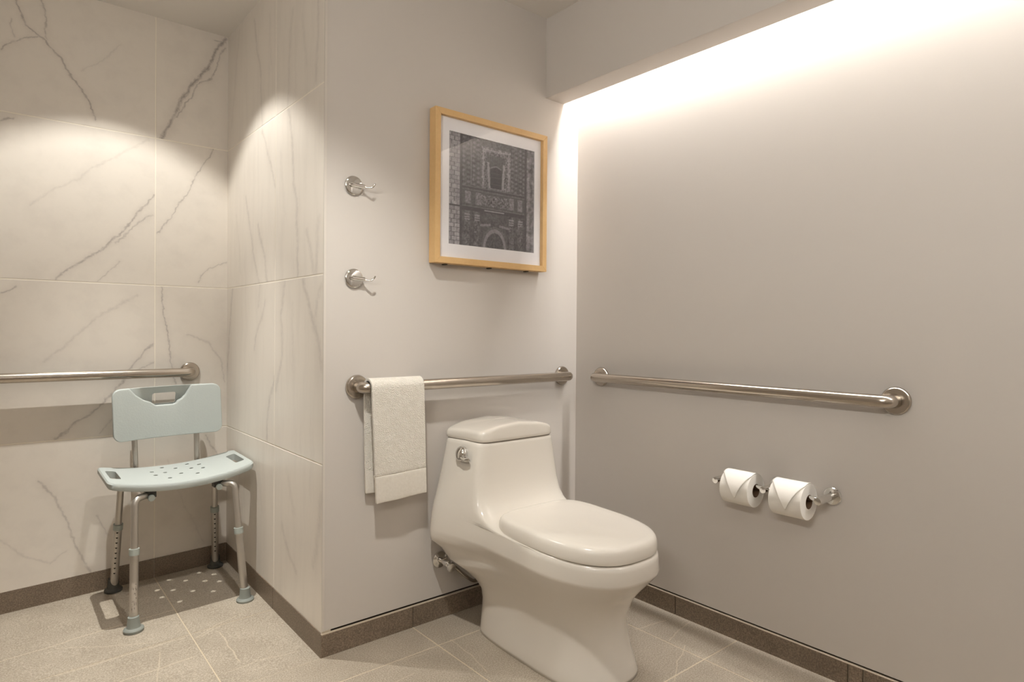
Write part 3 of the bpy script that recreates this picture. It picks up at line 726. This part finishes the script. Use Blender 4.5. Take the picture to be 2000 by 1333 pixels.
    verts = [(px0 - .002 + (px1 - px0 + .004) * i / nx, -.0262, pz0 - .002 + (pz1 - pz0 + .004) * j / nz) for j in range(nz + 1) for i in range(nx + 1)]
    faces = [(j * (nx + 1) + i, j * (nx + 1) + i + 1, (j + 1) * (nx + 1) + i + 1, (j + 1) * (nx + 1) + i) for j in range(nz) for i in range(nx)]
    k = NT('facade_print'); at = k.n('ShaderNodeAttribute'); at.attribute_name = 'ink'
    k.l(at.outputs['Color'], k.b.inputs['Base Color']); k.b.inputs['Roughness'].default_value = 0.8; k.b.inputs['Specular IOR Level'].default_value = 0.1
    o = pyd('print', verts, faces, k.m, t, False, org)
    ca = o.data.color_attributes.new('ink', 'FLOAT_COLOR', 'POINT')
    g = G.reshape(-1); lin = np.where(g <= .04045, g / 12.92, ((g + .055) / 1.055) ** 2.4)
    buf = np.ones((len(g), 4), dtype=np.float32); buf[:, 0] = lin * 1.03; buf[:, 1] = lin * .98; buf[:, 2] = lin * 1.05
    ca.data.foreach_set('color', buf.reshape(-1))
    box('pane', (X0 + .008, -.0350, ZB_ + .008), (X1 - .008, -.0335, ZT - .008), M['glass'], t, org=org)
    for fx in (.12, .5, .85):
        xx = X0 + (X1 - X0) * fx
        box('bumper', (xx - .007, -.020, ZB_ - .004), (xx + .007, -.002, ZB_ + .002), M['rubber_d'], t, bev=.001, org=org)
picture()

# ================================================================== PAPER HOLDER AND ROLLS
PY = (-0.748, -0.915, -1.084); PZ = 0.556; PXO = -0.080
ph = thing('paper_holder', 'double chrome toilet paper holder with three posts on the wall', 'paper holder', (0, -0.915, PZ)); PO = (0, -0.915, PZ)
for y in PY:
    lathe('rosette', [(0, .0265), (.006, .0265), (.008, .025), (.009, .020), (.0092, .001)], (-0.0003, y, PZ), (-1, 0, 0), M['chrome'], ph, 40, PO)
    lathe('post', [(0, .0112), (.092, .0112), (.095, .0102), (.0955, .001)], (-.008, y, PZ), (-1, 0, 0), M['chrome'], ph, 28, PO)
for ya, yb in ((PY[0], PY[1]), (PY[1], PY[2])):
    tube('spindle', [(PXO, ya, PZ), (PXO, yb, PZ)], .0072, M['chrome'], ph, 18, PO)
def roll(label, yc, R=0.0555, half=0.050, skew=0.0):
    cz_ = PZ - (0.0205 - 0.0080); cx_ = PXO; org = (cx_, yc, cz_ - R)
    t = thing('paper_roll', label, 'toilet paper', org, group='toilet paper rolls')
    v = []; n = 64
    prof = [(-half, .0215), (-half, R - .001), (-half + .001, R), (half - .001, R), (half, R - .001), (half, .0215)]
    for (y, r) in prof:
        for j in range(n):
            a = 2 * math.pi * j / n; v.append((cx_ + r * math.cos(a), yc + y, cz_ + r * math.sin(a)))
    f = [(i * n + j, i * n + (j + 1) % n, ((i + 1) % 6) * n + (j + 1) % n, ((i + 1) % 6) * n + j) for i in range(6) for j in range(n)]
    smooth_by_angle(pyd('roll', v, f, M['paper'], t, False, org), 40)
    v = []
    for (y, r) in ((-half - .0005, .0212), (half + .0005, .0212), (half + .0005, .0200), (-half - .0005, .0200)):
        for j in range(40):
            a = 2 * math.pi * j / 40; v.append((cx_ + r * math.cos(a), yc + y, cz_ + r * math.sin(a)))
    f = [(i * 40 + j, i * 40 + (j + 1) % 40, ((i + 1) % 4) * 40 + (j + 1) % 40, ((i + 1) % 4) * 40 + j) for i in range(4) for j in range(40)]
    smooth_by_angle(pyd('core', v, f, M['card'], t, False, org), 40)
    # loose end folded to a point, lying on the roll from the top towards the room
    v = []; f = []; na, nb = 26, 16; Rr = R + .0016
    for i in range(na + 1):
        u = i / na                                       # 0 at the top, 1 at the tip
        a = math.radians(78 + 122 * u)
        wl = half * (1.0 if u < .34 else max(0.012, 1 - (u - .34) / .66))
        shift = -skew * max(0, (u - .34) / .66)
        for j in range(nb + 1):
            s = -1 + 2 * j / nb
            lift = .0012 * math.sin(u * 3.1) + 0.016 * max(0, u - .30) ** 1.6
            v.append((cx_ + (Rr + lift) * math.cos(a), yc + s * wl + shift, cz_ + (Rr + lift) * math.sin(a)))
    for i in range(na):
        for j in range(nb):
            f.append((i * (nb + 1) + j, i * (nb + 1) + j + 1, (i + 1) * (nb + 1) + j + 1, (i + 1) * (nb + 1) + j))
    o = pyd('folded_end', v, f, M['paper'], t, True, org)
    sm = o.modifiers.new('t', 'SOLIDIFY'); sm.thickness = .0014; sm.offset = 0
roll('white toilet paper roll with pointed end, nearer the toilet', (PY[0] + PY[1]) / 2, .0535, .049, .010)
roll('white toilet paper roll with pointed end, next to the bare chrome rosette', (PY[1] + PY[2]) / 2, .0545, .050, .008)

# ================================================================== SHOWER CHAIR
CX, CY = -1.385, 0.795
chair = thing('shower_chair', 'pale blue-grey plastic shower chair with aluminium legs in the shower corner', 'chair', (CX, CY, shower_z(CX, CY)))
nz_ = Vector((-0.023, -0.020, 1)).normalized()
chair.rotation_mode = 'QUATERNION'; chair.rotation_quaternion = Vector((0, 0, 1)).rotation_difference(nz_)
SAG = 0.52                                              # seat curve: z = SAG * x^2
SEATZ = 0.488
def build_seat():
    hw, y0, y1, th = 0.246, -0.172, 0.140, 0.026
    nsl = 40; prof = []                                  # rounded plan: half depth grows quickly from the ends
    bm = bmesh.new()
    ring = []
    # plan outline with slightly tapered, rounded ends
    pts = []
    def corner(cx_, cy_, a0, r=.030):
        for i in range(6):
            a = math.radians(a0 + 90 * i / 5); pts.append((cx_ + r * math.cos(a), cy_ + r * math.sin(a)))
    yb0, yb1 = y0 + .012, y1 - .012
    r = .026
    for (cx_, cy_, a0) in ((hw - r, yb1 - r, 0), (-hw + r, yb1 - r, 90), (-hw + r, yb0 + r, 180), (hw - r, yb0 + r, 270)):
        corner(cx_, cy_, a0, r)
        # bulge along the long edges
        if a0 in (0, 180):
            s = 1 if a0 == 0 else -1
            xs = np.linspace(hw - r, -hw + r, 17)[1:-1] if a0 == 0 else np.linspace(-hw + r, hw - r, 17)[1:-1]
            for x in xs: pts.append((float(x), (yb1 if a0 == 0 else yb0) + s * .012 * (1 - (x / hw) ** 2)))
    n = len(pts); lay = [(1 - .012, 0), (1.0, .006), (1.0, th - .006), (1 - .012, th)]
    v = [((x * (s if s == 1 else (abs(x) - .004) / max(abs(x), .01) if abs(x) > .01 else 1)), (y - (y0 + y1) / 2) * (s if s == 1 else .975) + (y0 + y1) / 2, z) for (s, z) in lay for (x, y) in pts]
    f = [(i * n + j, i * n + (j + 1) % n, (i + 1) * n + (j + 1) % n, (i + 1) * n + j) for i in range(3) for j in range(n)]
    f += [tuple(range(n))[::-1], tuple(3 * n + j for j in range(n))]
    o = pyd('seat', v, f, M['plastic_s'], chair)
    bmc = bmesh.new()
    for sx in (-1, 1):
        bm_box(bmc, (sx * .212 - .017, -.085, -.05), (sx * .212 + .017, .055, .08), .010, 3)
    for (hx, hy) in ((-0.032, 0.095), (0.008, 0.054), (0.055, 0.011), (0.09, -0.022), (-0.078, 0.034), (-0.039, 0.003), (0.007, -0.044), (0.055, -0.087), (-0.077, -0.03), (-0.042, -0.096), (0.058, 0.092), (0.092, 0.047)):
        bmesh.ops.create_cone(bmc, cap_ends=True, segments=12, radius1=.0269, radius2=.0023, depth=.16, matrix=Matrix.Translation((hx, hy, -.02)))   # flared towards the underside
    mc = bpy.data.meshes.new('cutter'); bmc.to_mesh(mc); bmc.free()
    oc = bpy.data.objects.new('cutter', mc); col.objects.link(oc)
    save = (o.parent); o.parent = None
    cut(o, oc)
    o.parent = save
    # slice along the length so it can bend, then bend
    bm = bmesh.new(); bm.from_mesh(o.data)
    for i in range(1, nsl):
        x = -hw + 2 * hw * i / nsl
        bmesh.ops.bisect_plane(bm, geom=bm.verts[:] + bm.edges[:] + bm.faces[:], plane_co=(x, 0, 0), plane_no=(1, 0, 0))
    for v_ in bm.verts: v_.co.z += SEATZ - th + SAG * v_.co.x ** 2 + .010 * max(0, -(v_.co.y + .10)) * -4
    bm.to_mesh(o.data); bm.free()
    smooth_by_angle(o, 38)
    o.data.materials.clear(); o.data.materials.append(M['plastic_s'])
build_seat()

def build_back():
    hw, zb, zt = 0.194, 0.607, 0.808
    def yfront(x): return 0.128 - 0.030 * (x / hw) ** 2
    def rr_outline(hw_, z0, z1, r, top_fn=None):
        pts = []
        for (cx_, cz_, a0) in ((hw_ - r, z1 - r, 0), (-hw_ + r, z1 - r, 90), (-hw_ + r, z0 + r, 180), (hw_ - r, z0 + r, 270)):
            for i in range(7):
                a = math.radians(a0 + 90 * i / 6); pts.append((cx_ + r * math.cos(a), cz_ + r * math.sin(a)))
            if a0 == 0 and top_fn: pts.extend(top_fn)
        return pts
    # front shell with the scooped top
    arch_ = [(.088, zt), (.080, zt - .014), (.066, zt - .038), (.050, zt - .054), (.036, zt - .062), (.030, zt - .070), (.020, zt - .074), (-.042, zt - .074), (-.050, zt - .069), (-.060, zt - .060), (-.084, zt - .050), (-.112, zt - .028), (-.134, zt)]
    pts = rr_outline(hw, zb, zt, .030, arch_)
    def slab(name, pts, yoff, th, bev, mat, parent):
        bm = bmesh.new()
        vs_ = [bm.verts.new((x, 0, z)) for x, z in pts]
        fc = bm.faces.new(vs_)
        ex = bmesh.ops.extrude_face_region(bm, geom=[fc])
        nv = [g for g in ex['geom'] if isinstance(g, bmesh.types.BMVert)]
        bmesh.ops.translate(bm, verts=nv, vec=(0, th, 0))
        if bev:
            bm.normal_update()
            es = [e for e in bm.edges if len(e.link_faces) == 2 and abs(e.verts[0].co.y - e.verts[1].co.y) < 1e-6]
            bmesh.ops.bevel(bm, geom=es, offset=bev, segments=3, affect='EDGES', profile=.6)
        me = bpy.data.meshes.new(name); bm.to_mesh(me); bm.free()
        return link(name, me, mat, parent)
    def bend(o, yo):
        bm = bmesh.new(); bm.from_mesh(o.data)
        for i in range(1, 24):
            x = -hw + 2 * hw * i / 24
            bmesh.ops.bisect_plane(bm, geom=bm.verts[:] + bm.edges[:] + bm.faces[:], plane_co=(x, 0, 0), plane_no=(1, 0, 0))
        for v_ in bm.verts: v_.co.y += yo(v_.co)
        bmesh.ops.recalc_face_normals(bm, faces=bm.faces)
        bm.to_mesh(o.data); bm.free(); smooth_by_angle(o, 38)
    lean = lambda z: 0.10 * (z - 0.607)
    bk = slab('backrest', pts, 0, .020, .006, M['plastic'], chair)
    bend(bk, lambda c: yfront(c.x) + lean(c.z) - .012)
    # handle plate set back behind the scoop, with its grip hole
    hp = slab('handle_plate', rr_outline(hw - .012, zb + .01, zt - .0005, .028), 0, .008, .002, M['plastic_s'], None)
    bmc = bmesh.new(); bm_box(bmc, (-.050, -.05, zt - .073), (.036, .06, zt - .028), .008, 3)
    mc = bpy.data.meshes.new('cutter'); bmc.to_mesh(mc); bmc.free(); oc = bpy.data.objects.new('cutter', mc); col.objects.link(oc)
    cut(hp, oc)
    bend(hp, lambda c: yfront(c.x) + lean(c.z) - .004 + (.62 * min(.060, max(0, zt - c.z)) - .003) * max(0, 1 - (abs(c.x + .008) / .105) ** 5))
    hp.data.materials.clear(); hp.data.materials.append(M['plastic_s'])
    hp.parent = bk
build_back()
for sx in (-1, 1):
    tube('back_post', bend_path([(sx * .112, .105, .444), (sx * .112, .163, .440), (sx * .113, .170, .60), (sx * .113, .188, .775)], .035), .0105, M['alu'], chair, 18)
FEET = {(-1, -1): (-.185, -.205), (1, -1): (.185, -.213), (-1, 1): (-.190, .205), (1, 1): (.187, .203)}
TOPS = {(-1, -1): (-.168, -.165, .440), (1, -1): (.166, -.165, .440), (-1, 1): (-.168, .120, .440), (1, 1): (.168, .120, .440)}
def along(a, b, z):                                      # point on the leg line at height z
    (fx, fy), (tx, ty, tz) = a, b; u = z / tz
    return (fx + (tx - fx) * u, fy + (ty - fy) * u, z)
for sx in (-1, 1):                                      # each side: front leg, rail under the seat, rear leg in one bent tube
    f1, f2 = (sx, -1), (sx, 1)
    t1, t2 = TOPS[f1], TOPS[f2]
    path = bend_path([along(FEET[f1], t1, .20), (t1[0], t1[1], .449), (sx * .124, -.140, .449), (sx * .124, .100, .449), (t2[0], t2[1], .449), along(FEET[f2], t2, .20)], .040, 10)
    tube('side_frame', path, .0118, M['alu'], chair, 20)
for key in FEET:
    ft, tp = FEET[key], TOPS[key]
    back = key[1] > 0
    leg = tube('leg', [along(ft, tp, .012), along(ft, tp, .262)], .0142, M['alu'], chair, 20)
    c0, c1 = along(ft, tp, .257), along(ft, tp, .279)
    tube('collar', [c0, c1], .0168, M['collar'], leg, 20)
    dr = Vector(along(ft, tp, 1.0)) - Vector(along(ft, tp, 0.0))
    rm = M['rubber_d'] if back else M['rubber']
    lathe('foot', [(0, .031), (.007, .032), (.010, .030), (.014, .0225), (.020, .0205), (.050, .0175), (.051, .0145)], (ft[0], ft[1], 0.0003), (0, 0, 1), rm, leg, 32)
    # adjustment holes down one side
    hv, hf = [], []
    side = Vector((-.25, -1, 0)).normalized() if back else Vector((.3, 1, 0)).normalized()
    for i in range(9):
        z = .080 + .021 * i
        p = Vector(along(ft, tp, z)) + side * .0136
        v_, f_ = tube_data([p, p + side * .0009], .0036, 12, True, len(hv)); hv += v_; hf += f_
    pyd('adjustment_holes', hv, hf, M['hole'], leg)['kind'] = 'stuff'
    # knob with its dark bracket below the seat
    if not back:
        kx, ky = key[0] * .114, -.138
        kb = box('bracket', (kx - .018, ky - .008, .438), (kx + .018, ky + .02, .462), M['rubber_d'], chair, bev=.002)
        lathe('knob', [(0, .010), (.004, .0115), (.012, .0115), (.015, .010), (.0152, .001)], (kx, ky - .008, .441), (0, -1, -.1), M['collar'], kb, 24)
# worn print up the near leg
ft, tp = FEET[(-1, -1)], TOPS[(-1, -1)]
k = NT('leg_print'); o_ = k.obj()
s_ = k.noise(k.vec('MULTIPLY', o_, (420, 420, 60)), 1.0, 3)
k.l(k.mix(k.math('GREATER_THAN', s_, .60), srgb(188, 178, 166), srgb(84, 76, 68)), k.b.inputs['Base Color']); k.b.inputs['Roughness'].default_value = .5
pv, pf = [], []
for i in range(9):
    c = Vector(along(ft, tp, .062 + .105 * i / 8))
    for j in range(7):
        a = math.radians(-128 + 60 * j / 6); pv.append(c + Vector((math.cos(a), math.sin(a), 0)) * .01435)
for i in range(8):
    for j in range(6): pf.append((i * 7 + j, i * 7 + j + 1, (i + 1) * 7 + j + 1, (i + 1) * 7 + j))
pl_ = pyd('size_print', pv, pf, k.m, chair, True)
